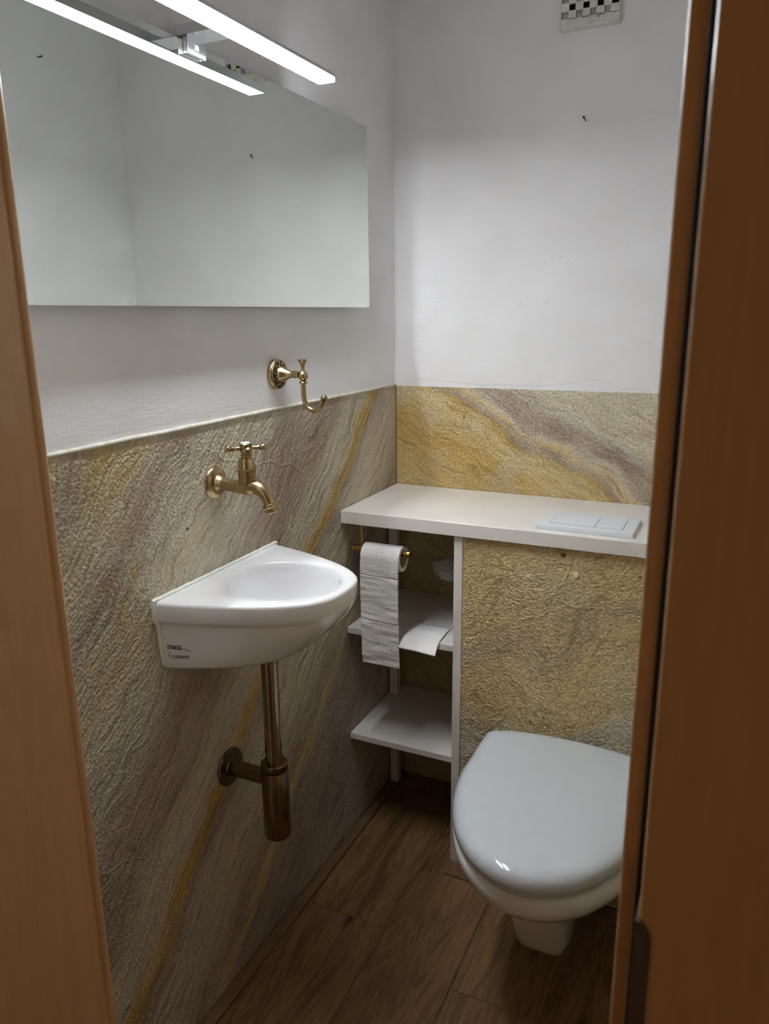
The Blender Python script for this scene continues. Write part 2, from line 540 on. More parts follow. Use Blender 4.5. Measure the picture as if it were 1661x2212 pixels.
# left jamb lining with a rounded bead towards the room
prof = [(DL - 0.03, -1.58), (DL, -1.58), (DL, -1.3975), (DL - 0.0012, -1.3960), (DL - 0.0036, -1.3952), (DL - 0.0036, -1.3932)]
for k in range(11):
    a = math.radians(-55 + 14.5 * k)
    prof.append((DL - 0.0080 + 0.0078 * math.cos(a), -1.3845 + 0.0078 * math.sin(a)))
prof += [(DL - 0.03, -1.3767)]
def prism_z(name, prof, z0, z1, mat, parent, angle=35):
    bm = bmesh.new()
    A = [bm.verts.new((x, y, z0)) for x, y in prof]
    B = [bm.verts.new((x, y, z1)) for x, y in prof]
    n = len(prof)
    for k in range(n):
        bm.faces.new((A[k], A[(k + 1) % n], B[(k + 1) % n], B[k]))
    bm.faces.new(A); bm.faces.new(B)
    return wnorm(from_bm(name, bm, mat, parent, True, angle))
prism_z('jamb_lining', prof, 0.0, DH, M['beech'], door)
def round_prof(x0, x1, y0, y1, r, corners):
    """rectangle profile with chosen rounded corners: subset of 'ab' a=(x0,y0) b=(x1,y0) c=(x1,y1) d=(x0,y1)"""
    out = []
    for key, cx, cy, s in (('a', x0, y0, 180), ('b', x1, y0, 270), ('c', x1, y1, 0), ('d', x0, y1, 90)):
        if key in corners:
            ox = cx + (r if cx == x0 else -r); oy = cy + (r if cy == y0 else -r)
            for k in range(7):
                a = math.radians(s + 15 * k)
                out.append((ox + r * math.cos(a), oy + r * math.sin(a)))
        else:
            out.append((cx, cy))
    return out
prism_z('casing', round_prof(DL - 0.10, DL - 0.0301, -1.58, -1.50, 0.005, 'a'), 0.0, DH + 0.07, M['beech'], door)
prism_z('jamb_lining', round_prof(DR, DR + 0.03, -1.50, -1.377, 0.0035, 'ad'), 0.0, DH, M['beech'], door)
prism_z('seal', round_prof(0.8592, 0.8640, -1.5065, -1.4985, 0.0018, 'ab'), 0.0, DH, M['rubber'], door)
prism_z('casing', round_prof(0.8655, 0.96, -1.55, -1.50, 0.0045, 'ab'), 0.0, DH + 0.07, M['beech'], door)
box('jamb_lining', DL - 0.03, DR + 0.03, -1.50, -1.377, DH, DH + 0.03, M['beech'], door, 0.002)
box('casing', DL - 0.0175, 0.8655, -1.55, -1.50, DH + 0.0175, DH + 0.07, M['beech'], door, 0.003)
# strike plate: angle wrapped round the casing edge, rounded upper corner
sp = [(0.8650, 0.885), (0.8745, 0.885), (0.8745, 1.028)]
for k in range(1, 7):
    a = math.radians(15 * k)
    sp.append((0.8655 + 0.009 * math.cos(a), 1.028 + 0.017 * math.sin(a)))
sp.append((0.8650, 1.045))
bm = bmesh.new()
A = [bm.verts.new((x, -1.5518, z)) for x, z in sp]
B = [bm.verts.new((x, -1.5498, z)) for x, z in sp]
n = len(sp)
for k in range(n): bm.faces.new((A[k], A[(k + 1) % n], B[(k + 1) % n], B[k]))
bm.faces.new(A); bm.faces.new(B)
add_box(bm, 0.8640, 0.8656, -1.5518, -1.512, 0.885, 1.045, 0.0005, 1)
stp = from_bm('strike_plate', bm, M['steel'], door)
stp['label'] = 'dull steel strike plate'

# cistern box: low stone-clad partition under the counter
PX0, PY = 0.3225, -0.332
wc = thing('wall_cistern', (0.64, PY, 0), kind='structure')
box('carcass', PX0, W - 0.001, PY + 0.004, -0.004, 0.0, 0.905, M['subfloor'], wc)
bm = bmesh.new()
add_box(bm, PX0 - 0.0005, W - 0.001, PY, PY + 0.004, 0.006, 0.906, 0.001, 1)
from_bm('stone_cladding', bm, M['stone_panel'], wc)
bm = bmesh.new()
add_box(bm, 0.302, W - 0.002, -0.388, PY - 0.0035, 0.0, 0.0065, 0.002, 2)
tag(from_bm('trim_1', bm, M['strip']), kind='structure')

# ------------------------------------------------------------------ toilet
TX = 0.608
def outline(hw, hwb, yb, yw, yf, z, n_front=40, n_side=10, n_back=14, e=2.0, bow=0.0, rc=0.0):
    """closed ring, left-right symmetric about TX; back edge at yb (bowed), front tip at yf"""
    half = []
    # back centre -> back corner
    for k in range(n_back):
        f = k / n_back
        half.append((hwb * f, yb - bow * f * f))
    ybc = yb - bow
    # corner + side
    for k in range(n_side):
        f = k / n_side
        x = hwb + (hw - hwb) * (1 - (1 - f) ** 2)
        half.append((x, ybc + (yw - ybc) * f))
    for k in range(n_front + 1):
        a = math.pi / 2 * k / n_front
        half.append((hw * abs(math.cos(a)) ** (2 / e), yw + (yf - yw) * abs(math.sin(a)) ** (2 / e)))
    half[-1] = (0.0, yf)
    if rc > 0:
        # round the back corner
        cx, cyy = hwb, ybc
        out = []
        for x, y in half:
            if abs(x - cx) < rc * 1.6 and abs(y - cyy) < rc * 1.6:
                dx = max(0, x - (cx - rc)); dy = max(0, y - (cyy - rc))
                d = math.hypot(dx, dy)
                if d > rc:
                    x = (cx - rc) + dx * rc / d; y = (cyy - rc) + dy * rc / d
            out.append((x, y))
        half = out
    ring = [Vector((TX + x, y, z)) for x, y in half]
    ring += [Vector((TX - x, y, z)) for x, y in half[-2:0:-1]]
    return ring

toilet = thing('toilet', (TX, -0.58, 0.088), 'white wall-hung toilet with its lid closed, fixed to the low stone-clad box', 'toilet')
bm = bmesh.new()
yb = PY - 0.0005
secs = [(0.394, .180, .160, -.55, -.805), (0.4020, .186, .165, -.55, -.820), (0.4005, .193, .168, -.55, -.831), (0.393, .199, .170, -.55, -.8385), (0.378, .201, .170, -.55, -.8400), (0.360, .196, .168, -.55, -.834),
        (0.338, .182, .160, -.55, -.818), (0.315, .160, .150, -.55, -.792), (0.295, .136, .135, -.55, -.764), (0.281, .110, .115, -.54, -.740), (0.2755, .092, .100, -.53, -.724)]
rings = [outline(hw, hwb, yb, yw, yf, z) for z, hw, hwb, yw, yf in secs]
for z, hw, yf in ((0.2735, .071, -.712), (0.270, .068, -.708), (0.20, .065, -.677), (0.12, .061, -.641), (0.098, .058, -.630), (0.090, .051, -.622), (0.088, .042, -.612)):
    rings.append(outline(hw, hw, yb, -.50, yf, z, e=5.0))
loft(bm, rings)
from_bm('bowl', bm, M['ceramic'], toilet, True, 50)
def pad(name, layers, mat, **kw):
    bm = bmesh.new()
    loft(bm, [outline(0.199 - i, 0.197 - i, -0.353 - i, -0.55, -0.852 + i, z, bow=0.026, rc=max(0.004, 0.026 - i * 0.3)) for z, i in layers])
    return from_bm(name, bm, mat, toilet, True, 60)
pad('seat', [(0.4045, .022), (0.406, .014), (0.412, .010), (0.419, .010), (0.4205, .016)], M['lid'])
pad('lid', [(0.4210, .010), (0.4215, .004), (0.425, .0008), (0.432, .0), (0.441, .0010), (0.448, .0045), (0.4535, .0105), (0.4570, .019), (0.4590, .030), (0.4604, .05), (0.4612, .09), (0.4615, .14)], M['lid'])
for sx in (-1, 1):
    lathe('hinge', [(-0.022, 0), (-0.022, .007), (0.022, .007), (0.022, 0)], (TX + sx * 0.075, -0.358, 0.4165), (1, 0, 0), M['chrome'], toilet, 16)

# ------------------------------------------------------------------ counter, shelf unit, flush plate
ct = box('countertop', 0.0015, W - 0.0015, -0.346, -0.0015, 0.907, 0.940, M['lacquer'], None, 0.0022, 3)
tag(ct, 'cream lacquered counter board across the back of the room, above toilet and shelves', 'counter')

sh = thing('shelf_unit', (0.16, -0.17, 0), 'narrow open shelf unit in the corner beside the toilet, two cream shelves', 'shelf')
box('side_panel', 0.3005, 0.3220, -0.335, -0.004, 0.0, 0.9065, M['lacquer'], sh, 0.0012)
box('shelf', 0.0015, 0.3003, -0.323, -0.0015, 0.600, 0.617, M['lacquer'], sh, 0.0012)
box('shelf', 0.0015, 0.3003, -0.322, -0.0015, 0.288, 0.305, M['lacquer'], sh, 0.0012)
for z0, z1 in ((0.0, 0.2878), (0.3052, 0.5998), (0.6172, 0.9065)):
    box('batten', 0.006, 0.030, -0.072, -0.048, z0, z1, M['lacquer'], sh, 0.001)

fp = thing('flush_plate', (0.598, -0.25, 0.940), 'pale white dual-button flush plate lying flat on the counter', 'flush plate')
box('frame', 0.4915, 0.7035, -0.3215, -0.1805, 0.9402, 0.9505, M['plate'], fp, 0.0015)
bx0, bx1, by0, by1 = 0.5170, 0.6785, -0.2960, -0.2120
bm = bmesh.new(); add_box(bm, bx0, bx1, by0, by1, 0.9500, 0.95065)
from_bm('button_gap', bm, M['plate_gap'], fp)
sx = bx0 + (bx1 - bx0) * 0.62
box('button', bx0 + 0.0008, sx - 0.0006, by0 + 0.0010, by1 - 0.0006, 0.9502, 0.9514, M['plate'], fp, 0.0004, 1)
box('button', sx + 0.0006, bx1 - 0.0010, by0 + 0.0010, by1 - 0.0006, 0.9502, 0.9514, M['plate'], fp, 0.0004, 1)

def text_mesh(body, size, extrude=0.0, shear=0.0, bold=0.0):
    cu = bpy.data.curves.new('lettering', 'FONT')
    cu.body = body
    cu.size = size
    cu.shear = shear
    cu.offset = bold
    cu.resolution_u = 4
    ob = bpy.data.objects.new('lettering_tmp', cu)
    col.objects.link(ob)
    dg = bpy.context.evaluated_depsgraph_get()
    me = bpy.data.meshes.new_from_object(ob.evaluated_get(dg))
    bpy.data.objects.remove(ob, do_unlink=True)
    return me

me = text_mesh('GEBERIT', 0.0052)
for v in me.vertices:
    v.co = Vector((0.6690 + v.co.x, -0.1940 + v.co.y, 0.95062))
link('lettering', me, M['plate_gap'], fp, False)

# ------------------------------------------------------------------ hand basin
BY = -0.835
basin = thing('hand_basin', (0.0, BY, 0.80), 'white ceramic bow-fronted hand basin on the left stone wall', 'basin')
CX = 0.125
thetas = []
NB = 132
corner = math.atan2(0.192, -CX)
for k in range(NB):
    thetas.append(-math.pi + 2 * math.pi * k / NB)
for c in (corner, -corner):
    j = min(range(NB), key=lambda i: abs(thetas[i] - c)); thetas[j] = c
thetas.sort()
def bow_x(v, D, hw, p):
    tt = min(1.0, abs(v) / hw)
    return D * (1 - tt ** p)
def bring(z, D, hw, p=2.9, cx=CX, inset=0.0, xb=0.0005):
    D2, hw2 = D - inset, hw - inset
    cx = min(cx, D2 * 0.55)
    out = []
    c1 = math.atan2(hw2, -(cx - xb))
    for th in thetas:
        if abs(abs(th) - abs(corner)) < 1e-9:
            th = math.copysign(c1, th)
        elif abs(th) > abs(corner):   # keep the order near the corner
            f = (abs(th) - abs(corner)) / (math.pi - abs(corner)); th = math.copysign(c1 + f * (math.pi - c1), th)
        else:
            f = abs(th) / abs(corner); th = math.copysign(f * c1, th)
        dx, dy = math.cos(th), math.sin(th)
        lo, hi = 0.0, 0.6
        for _ in range(40):
            r = (lo + hi) / 2
            x, v = cx + r * dx, r * dy
            inside = x >= xb and abs(v) <= hw2 and x <= max(xb, bow_x(v, D2, hw2, p)) + 1e-9
            if inside: lo = r
            else: hi = r
        out.append(Vector((cx + lo * dx, BY + lo * dy, z)))
    return out
def bellipse(z, ax, ay, cx):
    return [Vector((cx + ax * math.cos(th), BY + 0.004 + ay * math.sin(th), z)) for th in thetas]
SEC = [  # z, D, hw
    (0.9300, 0.2790, 0.1930), (0.9060, 0.2775, 0.1930), (0.9000, 0.2755, 0.1915), (0.8960, 0.2735, 0.1860), (0.8920, 0.2720, 0.1840), (0.8750, 0.2620, 0.1830),
    (0.8550, 0.2440, 0.1825), (0.8400, 0.2270, 0.1820), (0.8240, 0.2100, 0.1810), (0.8130, 0.1950, 0.1795), (0.8060, 0.1800, 0.1760), (0.8015, 0.1600, 0.1680)]
rings = [bring(0.7975, 0.10, 0.125), bring(0.7990, 0.135, 0.150)]
for z, D, hw in reversed(SEC):
    rings.append(bring(z, D, hw))
for z, i in ((0.9335, .0012), (0.9360, .0040), (0.9370, .0085)):
    rings.append(bring(z, 0.279, 0.193, inset=i))
CE = 0.142
mid = bring(0.937, 0.279, 0.193, inset=0.0085)
el = bellipse(0.9365, 0.1105, 0.1045, CE)
rings.append([a.lerp(b, 0.5) for a, b in zip(mid, el)])
for z, ax, ay, cx in ((0.9360, .1130, .1070, CE), (0.9340, .1100, .1040, CE), (0.9300, .1075, .1015, CE), (0.920, .1050, .0990, CE), (0.895, .1000, .0945, CE), (0.870, .0925, .0880, CE - .002), (0.850, .0820, .0785, CE - .005), (0.835, .0680, .066, CE - .009), (0.826, .050, .049, CE - .013), (0.822, .030, .030, CE - .016), (0.8205, .020, .020, CE - .017)):
    rings.append(bellipse(z, ax, ay, cx))
bm = bmesh.new()
loft(bm, rings)
from_bm('body', bm, M['ceramic'], basin, True, 55)
lathe('drain', [(0, .0), (0, .0195), (0.0018, .0185), (0.0022, .012), (0.0012, .0)], (CE - 0.017, BY + 0.004, 0.8208), (0, 0, 1), M['chrome'], basin, 28)
# silicone bead where the ceramic meets the wall
pts = [(0.002, BY + 0.193, 0.925)]
pts += [(0.0022 + 0.0010 * noise.noise(Vector((k * .7, 1, 1))), BY + 0.193 - 0.386 * k / 30, 0.9385 + 0.0010 * noise.noise(Vector((k * .9, 3, 1)))) for k in range(31)]
pts += [(0.0022, BY - 0.1945, 0.925), (0.002, BY - 0.1945, 0.905), (0.002, BY - 0.187, 0.893), (0.002, BY - 0.1848, 0.87), (0.002, BY - 0.1835, 0.84), (0.002, BY - 0.181, 0.816)]
tube('silicone_bead', pts, 0.0038, M['silicone'], basin, 10, 2)
# printed lettering wrapped onto the near side of the basin
zs = [s[0] for s in SEC][::-1]
def side_pt(x, z, off=0.0006):
    k = 0
    while k < len(zs) - 2 and z > zs[k + 1]: k += 1
    a, b = SEC[::-1][k], SEC[::-1][k + 1]
    f = (z - a[0]) / (b[0] - a[0])
    D = a[1] + (b[1] - a[1]) * f; hw = a[2] + (b[2] - a[2]) * f
    v = hw * max(0.0, 1 - x / D) ** (1 / 2.9)
    return Vector((x + off * .3, BY - v - off, z))
def decal(body, size, x0, z0, shear=0.0, slope=0.0, bold=0.0, sxx=1.0):
    me = text_mesh(body, size, 0, shear, bold)
    bm = bmesh.new(); bm.from_mesh(me)
    bmesh.ops.triangulate(bm, faces=bm.faces[:])
    bm.to_mesh(me); bm.free()
    for v in me.vertices:
        v.co = side_pt(x0 + v.co.x * sxx, z0 + v.co.y + slope * v.co.x)
    return link('lettering', me, M['ink'], basin, False)
decal('STARCK', 0.0110, 0.0120, 0.8463, shear=0.1, bold=0.0004, sxx=0.62)
decal('for', 0.0052, 0.0145, 0.8385, sxx=0.8)
decal('DURAVIT', 0.0086, 0.0225, 0.8288, bold=0.0002, sxx=0.74)
# signature swash and the small curl emblem before the lower word
def stroke(pts2, w):
    bm = bmesh.new()
    prev = None
    P = [Vector((a, b)) for a, b in pts2]
    for i, q in enumerate(P):
        d = (P[min(i + 1, len(P) - 1)] - P[max(i - 1, 0)]).normalized()
        nn = Vector((-d.y, d.x)) * w
        a = bm.verts.new(side_pt(q.x + nn.x, q.y + nn.y)); b = bm.verts.new(side_pt(q.x - nn.x, q.y - nn.y))
        if prev: bm.faces.new((prev[0], a, b, prev[1]))
        prev = (a, b)
    return from_bm('lettering', bm, M['ink'], basin, False)
stroke([(0.0355, 0.8500), (0.042, 0.8478), (0.048, 0.8460), (0.0535, 0.8450)], 0.0004)
stroke([(0.0170 + 0.0034 * math.cos(math.radians(a)), 0.8318 + 0.0034 * math.sin(math.radians(a))) for a in range(150, 441, 12)], 0.00045)
stroke([(0.0108, 0.8372), (0.0125, 0.8362), (0.0142, 0.8362)], 0.00045)
stroke([(0.0125, 0.8362), (0.0128, 0.8335), (0.0140, 0.8310)], 0.00045)

# ------------------------------------------------------------------ bottle trap under the basin
trap = thing('bottle_trap', (0.0, -0.850, 0.385), 'brushed bronze bottle trap with drain pipe below the hand basin', 'drain trap')
SX, SY = 0.112, -0.850
tube('drain_pipe', [(SX, SY, 0.7972), (SX, SY, 0.55)], 0.0165, M['bronze_lt'], trap, 32)
lathe('pipe_flange', [(0, .0165), (0, .020), (0.004, .020), (0.004, .0165)], (SX, SY, 0.7930), (0, 0, 1), M['bronze_lt'], trap, 32)
lathe('cup', [(0, 0), (0, .0235), (0.0015, .0262), (0.004, .0272), (0.150, .0272), (0.1515, .0262), (0.1515, 0)], (SX, SY, 0.3845), (0, 0, 1), M['bronze'], trap, 40)
lathe('collar_nut', [(0, .017), (0, .0262), (0.0012, .0270), (0.013, .0270), (0.0155, .0250), (0.0155, .017)], (SX, SY, 0.5375), (0, 0, 1), M['bronze'], trap, 40)
tube('outlet_pipe', [(0.003, SY, 0.512), (SX - 0.02, SY, 0.512)], 0.0168, M['bronze'], trap, 28)
lathe('wall_rosette', [(0, .0168), (0, .0400), (0.003, .0400), (0.0055, .0385), (0.0060, .0200), (0.0090, .0190), (0.0095, .0168)], (0.0005, SY, 0.512), (1, 0, 0), M['bronze'], trap, 44)

# ------------------------------------------------------------------ wall tap
tap = thing('wall_tap', (0.0, -0.835, 1.110), 'antique brass wall tap with cross handle above the hand basin', 'tap')
TY = -0.835
B = M['brass']
lathe('wall_rosette', [(0, .012), (0, .0305), (0.002, .0310), (0.005, .0295), (0.009, .0240), (0.0105, .0185), (0.0105, .012)], (0.0005, TY, 1.110), (1, 0, 0), B, tap, 44)
tube('spout', [(0.004, TY, 1.1100), (0.012, TY, 1.1100), (0.022, TY, 1.1095), (0.040, TY, 1.1080), (0.060, TY, 1.1070), (0.080, TY, 1.1080), (0.094, TY, 1.1085), (0.106, TY, 1.1035), (0.115, TY, 1.0950), (0.1215, TY, 1.0835), (0.1245, TY, 1.0765)],
     [0.0190, 0.0165, 0.0125, 0.0115, 0.0135, 0.0150, 0.0135, 0.0128, 0.0122, 0.0115, 0.0112], B, tap, 28, 6)
ad = Vector((0.30, 0, -0.95)).normalized()
lathe('aerator', [(-0.003, .0112), (-0.002, .0140), (0.0, .0152), (0.003, .0152), (0.005, .0140), (0.006, .0128), (0.0135, .0122), (0.0145, .0112), (0.0145, 0)], (0.1240, TY, 1.0785), ad, B, tap, 8, 20)
HX = 0.0755
lathe('valve_body', [(-0.010, .012), (0.0, .0160), (0.012, .0158), (0.026, .0160), (0.026, 0)], (HX, TY, 1.112), (0, 0, 1), B, tap, 36)
lathe('hex_nut', [(0, .0150), (0, .0180), (0.0015, .0194), (0.0045, .0194), (0.006, .0180), (0.006, .0150)], (HX, TY, 1.1375), (0, 0, 1), B, tap, 6, 20)
lathe('bonnet', [(0, .0165), (0.018, .0145), (0.0195, .0135), (0.0195, .0085), (0.023, .0085), (0.0235, .0105), (0.0265, .0105), (0.0270, .0075), (0.031, .0075)], (HX, TY, 1.1430), (0, 0, 1), B, tap, 36)
hd = lathe('handle', [(0, 0), (0, .0085), (0.002, .0115), (0.005, .0105), (0.012, .0105), (0.015, .0120), (0.0165, .0125), (0.0175, .0115), (0.0175, 0)], (HX, TY, 1.1725), (0, 0, 1), B, tap, 32)
for k in range(4):
    a = math.radians(-47 + 90 * k)
    d = Vector((math.cos(a), math.sin(a), 0))
    lathe('handle_spoke', [(0.008, .0048), (0.014, .0040), (0.020, .0036), (0.0225, .0050), (0.0240, .0050), (0.0255, .0034), (0.027, .0044), (0.0290, .0060), (0.0320, .0069), (0.0350, .0062), (0.0372, .0042), (0.0380, .0)], (HX, TY, 1.1805), d, B, hd, 20)
cap = lathe('handle_cap', [(0, .0), (0, .0090), (0.0015, .0086), (0.0024, .0060), (0.0027, 0)], (HX, TY, 1.1900), (0, 0, 1), M['ceramic'], hd, 28)
cap['label'] = 'white porcelain cap'

# ------------------------------------------------------------------ robe hook
hook = thing('wall_hook', (0.0, -0.607, 1.297), 'ornate antique brass wall hook between mirror and stone cladding', 'hook')
HY, HZ = -0.607, 1.2965
ro = lathe('rosette', [(0, 0), (0, .0305), (0.0012, .0315), (0.0085, .0315), (0.0100, .0305), (0.0105, .0285), (0.0120, .0280), (0.0150, .0190), (0.0150, 0)], (-0.0025, HY, HZ), (1, 0, 0), B, hook, 48)
ring_dark = lathe('recess', [(0.0112, .0282), (0.0151, .0180), (0.0158, .0180), (0.0122, .0285)], (-0.0025, HY, HZ), (1, 0, 0), M['brass_dark'], ro, 48)
bm = bmesh.new()
for k in range(11):
    a0 = 2 * math.pi * k / 11
    for sgn, ph, rr in ((1, 0.0, 0.0252), (-1, 0.28, 0.0214)):
        pts = []
        for j in range(13):
            u = j / 12
            ang = a0 + ph + sgn * (0.34 * u - 0.14) + 0
            cur = 1.9 * math.pi * u
            r = rr + 0.0024 * math.cos(cur) * (1 - 0.45 * u)
            aa = a0 + ph + sgn * 0.10 * math.sin(cur) * (1 - 0.4 * u) + 0.12 * u
            h = 0.0128 + (0.0282 - r) / 0.0095 * 0.0036 + 0.0006
            pts.append(Vector((h - 0.0025, HY + r * math.cos(aa), HZ + r * math.sin(aa))))
        add_tube(bm, pts, [0.0011 - 0.0004 * abs(2 * j / 12 - 1) for j in range(13)], 6)
from_bm('scrollwork', bm, M['brass'], ro)
lathe('neck', [(0.011, .0182), (0.014, .0178), (0.020, .0150), (0.027, .0110), (0.036, .0076), (0.042, .0068), (0.0435, .0078), (0.0450, .0078), (0.0458, .0066), (0.0475, .0066), (0.0483, .0078), (0.0500, .0078), (0.0508, .0066), (0.056, .0066)], (0, HY, HZ), (1, 0, 0), B, hook, 36)
bp = [(0.0108 * math.sin(math.pi * k / 16), -0.0108 * math.cos(math.pi * k / 16)) for k in range(17)]
lathe('ball', [(h, r if 0 < i < 16 else 0) for i, (r, h) in enumerate(bp)], (0.0655, HY, HZ - 0.002), (0, 0, 1), B, hook, 32)
lathe('finial', [(0, .0042), (0.006, .0036), (0.012, .0042), (0.017, .0062), (0.0205, .0088), (0.0225, .0098), (0.0238, .0094), (0.0240, .0070), (0.0232, .004), (0.0230, 0)], (0.0655, HY, HZ + 0.0070), (0, 0, 1), B, hook, 28)
lathe('collar', [(0, .0052), (0.0008, .0078), (0.0030, .0088), (0.0052, .0078), (0.0060, .0056)], (0.0655, HY, 1.2780), (0, 0, 1), B, hook, 28)
tube('hook_arm', [(0.0655, HY, 1.283), (0.0655, HY, 1.270), (0.0653, HY, 1.256), (0.0675, HY, 1.242), (0.0745, HY, 1.230), (0.0855, HY, 1.2245), (0.0970, HY, 1.2265), (0.1060, HY, 1.234), (0.1110, HY, 1.2435)], 0.0052, B, hook, 20, 6)
td = Vector((0.36, 0, 0.93)).normalized()
lathe('tip', [(0, .0052), (0.0005, .0064), (0.002, .0064), (0.0028, .0052), (0.0035, .0062), (0.005, .0062), (0.0058, .0052), (0.0068, .0070), (0.0100, .0072), (0.0135, .0062), (0.0160, .0042), (0.0172, 0)], (0.1100, HY, 1.2410), td, B, hook, 24)

# ------------------------------------------------------------------ mirror and its lamp
ZMB, ZMT, MY0, MY1 = 1.432, 1.8435, -1.31, -0.210
mir = thing('wall_mirror', (0.0, -0.76, ZMB), 'large frameless rectangular mirror hanging on the left wall above the tap', 'mirror')
bm = bmesh.new()
X = 0.025
v = [bm.verts.new(c) for c in ((X, MY0, ZMB + 0.0165), (X, MY1, ZMB + 0.0145), (X, MY1, ZMT), (X, MY0, ZMT), (X - 0.0011, MY0, ZMB), (X - 0.0011, MY1, ZMB))]
bm.faces.new((v[0], v[1], v[2], v[3]))
o = from_bm('reflecting_face', bm, M['mirror'], mir, False)
bm = bmesh.new()
v = [bm.verts.new(c) for c in ((X, MY0, ZMB + 0.0165), (X, MY1, ZMB + 0.0145), (X - 0.0011, MY0, ZMB), (X - 0.0011, MY1, ZMB))]
bm.faces.new((v[2], v[3], v[1], v[0]))
from_bm('bevel', bm, M['mirror'], mir, False)
for nme in ('reflecting_face', 'bevel'):
    ob = bpy.data.objects[nme]
    if ob.data.polygons[0].normal.x < 0:
        ob.data.flip_normals()
box('glass_back', X - 0.006, X - 0.0012, MY0, MY1, ZMB, ZMT, M['mirror_edge'], mir)
box('mounting_rail', -0.003, X - 0.006, MY0 + 0.1, MY1 - 0.1, 1.70, 1.74, M['alu'], mir)
box('mounting_rail', -0.003, X - 0.006, MY0 + 0.1, MY1 - 0.1, 1.48, 1.51, M['alu'], mir)

lamp = thing('mirror_lamp', (0.06, -0.85, 1.84), 'slim lit LED bar lamp clamped on the top edge of the mirror', 'lamp')
LY0, LY1 = -1.155, -0.545
lx0, lx1, lz0 = 0.0895, 0.1235, 1.8470
bm = bmesh.new(); add_box(bm, lx0, lx1, LY0, LY1, lz0, lz0 + 0.0080, 0.0012, 2)
from_bm('diffuser', bm, M['led'], lamp)
box('housing', lx0 - 0.0005, lx1 + 0.0005, LY0, LY1, lz0 + 0.0086, lz0 + 0.0150, M['alu'], lamp, 0.001)
box('light_block_lip', lx0 - 0.0024, lx0 - 0.0006, LY0, LY1, lz0 - 0.0002, lz0 + 0.0150, M['alu'], lamp, 0.0004, 1)  # opaque strip added to block the diffuser's light towards mirror and wall
box('arm', 0.012, lx0 - 0.0025, -0.878, -0.828, 1.8485, 1.8640, M['chrome'], lamp, 0.001)
cl = box('clamp', X + 0.0005, X + 0.0095, -0.872, -0.826, 1.8240, 1.8500, M['chrome'], lamp, 0.0008)
box('clamp_screw', X + 0.0096, X + 0.0105, -0.853, -0.845, 1.832, 1.840, M['alu'], cl, 0.0003, 1)

# ------------------------------------------------------------------ air vent
vent = thing('air_vent', (0.492, 0.0, 2.04), 'small cream air vent grille with chequered holes high on the back wall', 'vent')
VX0, VZ0, CW = 0.4285, 2.0430, 0.0157
bm = bmesh.new()
NCX, NCZ = 8, 9
gx0, gz0 = VX0 + 0.0012, VZ0 + 0.0205
ys_ = (-0.010, -0.012)
def cell(i, j, x0, x1, z0, z1):
    add_box(bm, x0, x1, -0.0125, -0.0100, z0, z1)
for i in range(NCX):
    for j in range(NCZ):
        hole = (i + j) % 2 == 0 and i < NCX
        x0, x1 = gx0 + i * CW, gx0 + (i + 1) * CW
        z0, z1 = gz0 + j * CW, gz0 + (j + 1) * CW
        if not hole:
            cell(i, j, x0 - 0.0009, x1 + 0.0009, z0 - 0.0009, z1 + 0.0009)
bw = NCX * CW
add_box(bm, VX0, VX0 + bw + 0.0024, -0.0125, -0.0100, VZ0, gz0 + 0.0004)
add_box(bm, VX0, VX0 + bw + 0.0024, -0.0125, -0.0100, gz0 + NCZ * CW - 0.0004, gz0 + NCZ * CW + 0.010)
from_bm('grille', bm, M['vent'], vent)
zt = gz0 + NCZ * CW + 0.010
box('rim', VX0 - 0.002, VX0, -0.0135, 0.0028, VZ0 - 0.002, zt, M['vent'], vent, 0.0006, 1)
box('rim', VX0 + bw + 0.0024, VX0 + bw + 0.0044, -0.0135, 0.0028, VZ0 - 0.002, zt, M['vent'], vent, 0.0006, 1)
box('rim', VX0, VX0 + bw + 0.0024, -0.0135, 0.0028, VZ0 - 0.002, VZ0, M['vent'], vent, 0.0006, 1)
box('rim', VX0, VX0 + bw + 0.0024, -0.0135, 0.0028, zt, zt + 0.002, M['vent'], vent, 0.0006, 1)
box('duct_dark_sheet', VX0, VX0 + bw + 0.002, 0.0010, 0.0028, VZ0, zt, M['dark'], vent)  # black sheet standing in for the shade inside the duct
for j in range(0, NCZ, 2):
    box('slider', VX0 + 0.001, VX0 + bw + 0.001, -0.0085, -0.0075, gz0 + j * CW - 0.002, gz0 + (j + 1) * CW + 0.001, M['slider'], vent)
bm = bmesh.new()
add_box(bm, 0.447, 0.524, -0.0145, -0.0124, 2.0475, 2.0585, 0.001, 2)
for vv in bm.verts: vv.co.z += (vv.co.x - 0.485) * 0.10
lv = from_bm('lever', bm, M['vent'], vent)
box('lever_knob', 0.5120, 0.5150, -0.0190, -0.0144, 2.0560, 2.0650, M['slider'], lv, 0.0008, 1)

# ------------------------------------------------------------------ nails
def nail(x, y, z, d, label):
    t_ = thing('wall_nail', (x, y, z), label, 'nail')
    d = Vector(d).normalized()
    lathe('shank', [(-0.004, .0013), (0.012, .0013)], (x, y, z), d, M['nail'], t_, 8)
    lathe('head', [(0.012, .0), (0.012, .0030), (0.0136, .0030), (0.0138, 0)], (x, y, z), d, M['nail'], t_, 10)
nail(0.493, 0.002, 1.850, (-0.25, -1, 0.45), 'small dark nail in the back wall below the air vent')
nail(W + 0.002, -0.295, 2.094, (-1, 0.3, 0.1), 'small dark nail in the right wall, seen only in the mirror')

# ------------------------------------------------------------------ brass screw cap on stone panel
sc_ = lathe('screw_cap', [(0, 0), (0, .0066), (0.0022, .0066), (0.0032, .0054), (0.0036, 0)], (0.590, PY, 0.846), (0, -1, 0), M['cap'], None, 24)
tag(sc_, 'small round brass screw cap on the stone panel below the counter', 'screw cap')

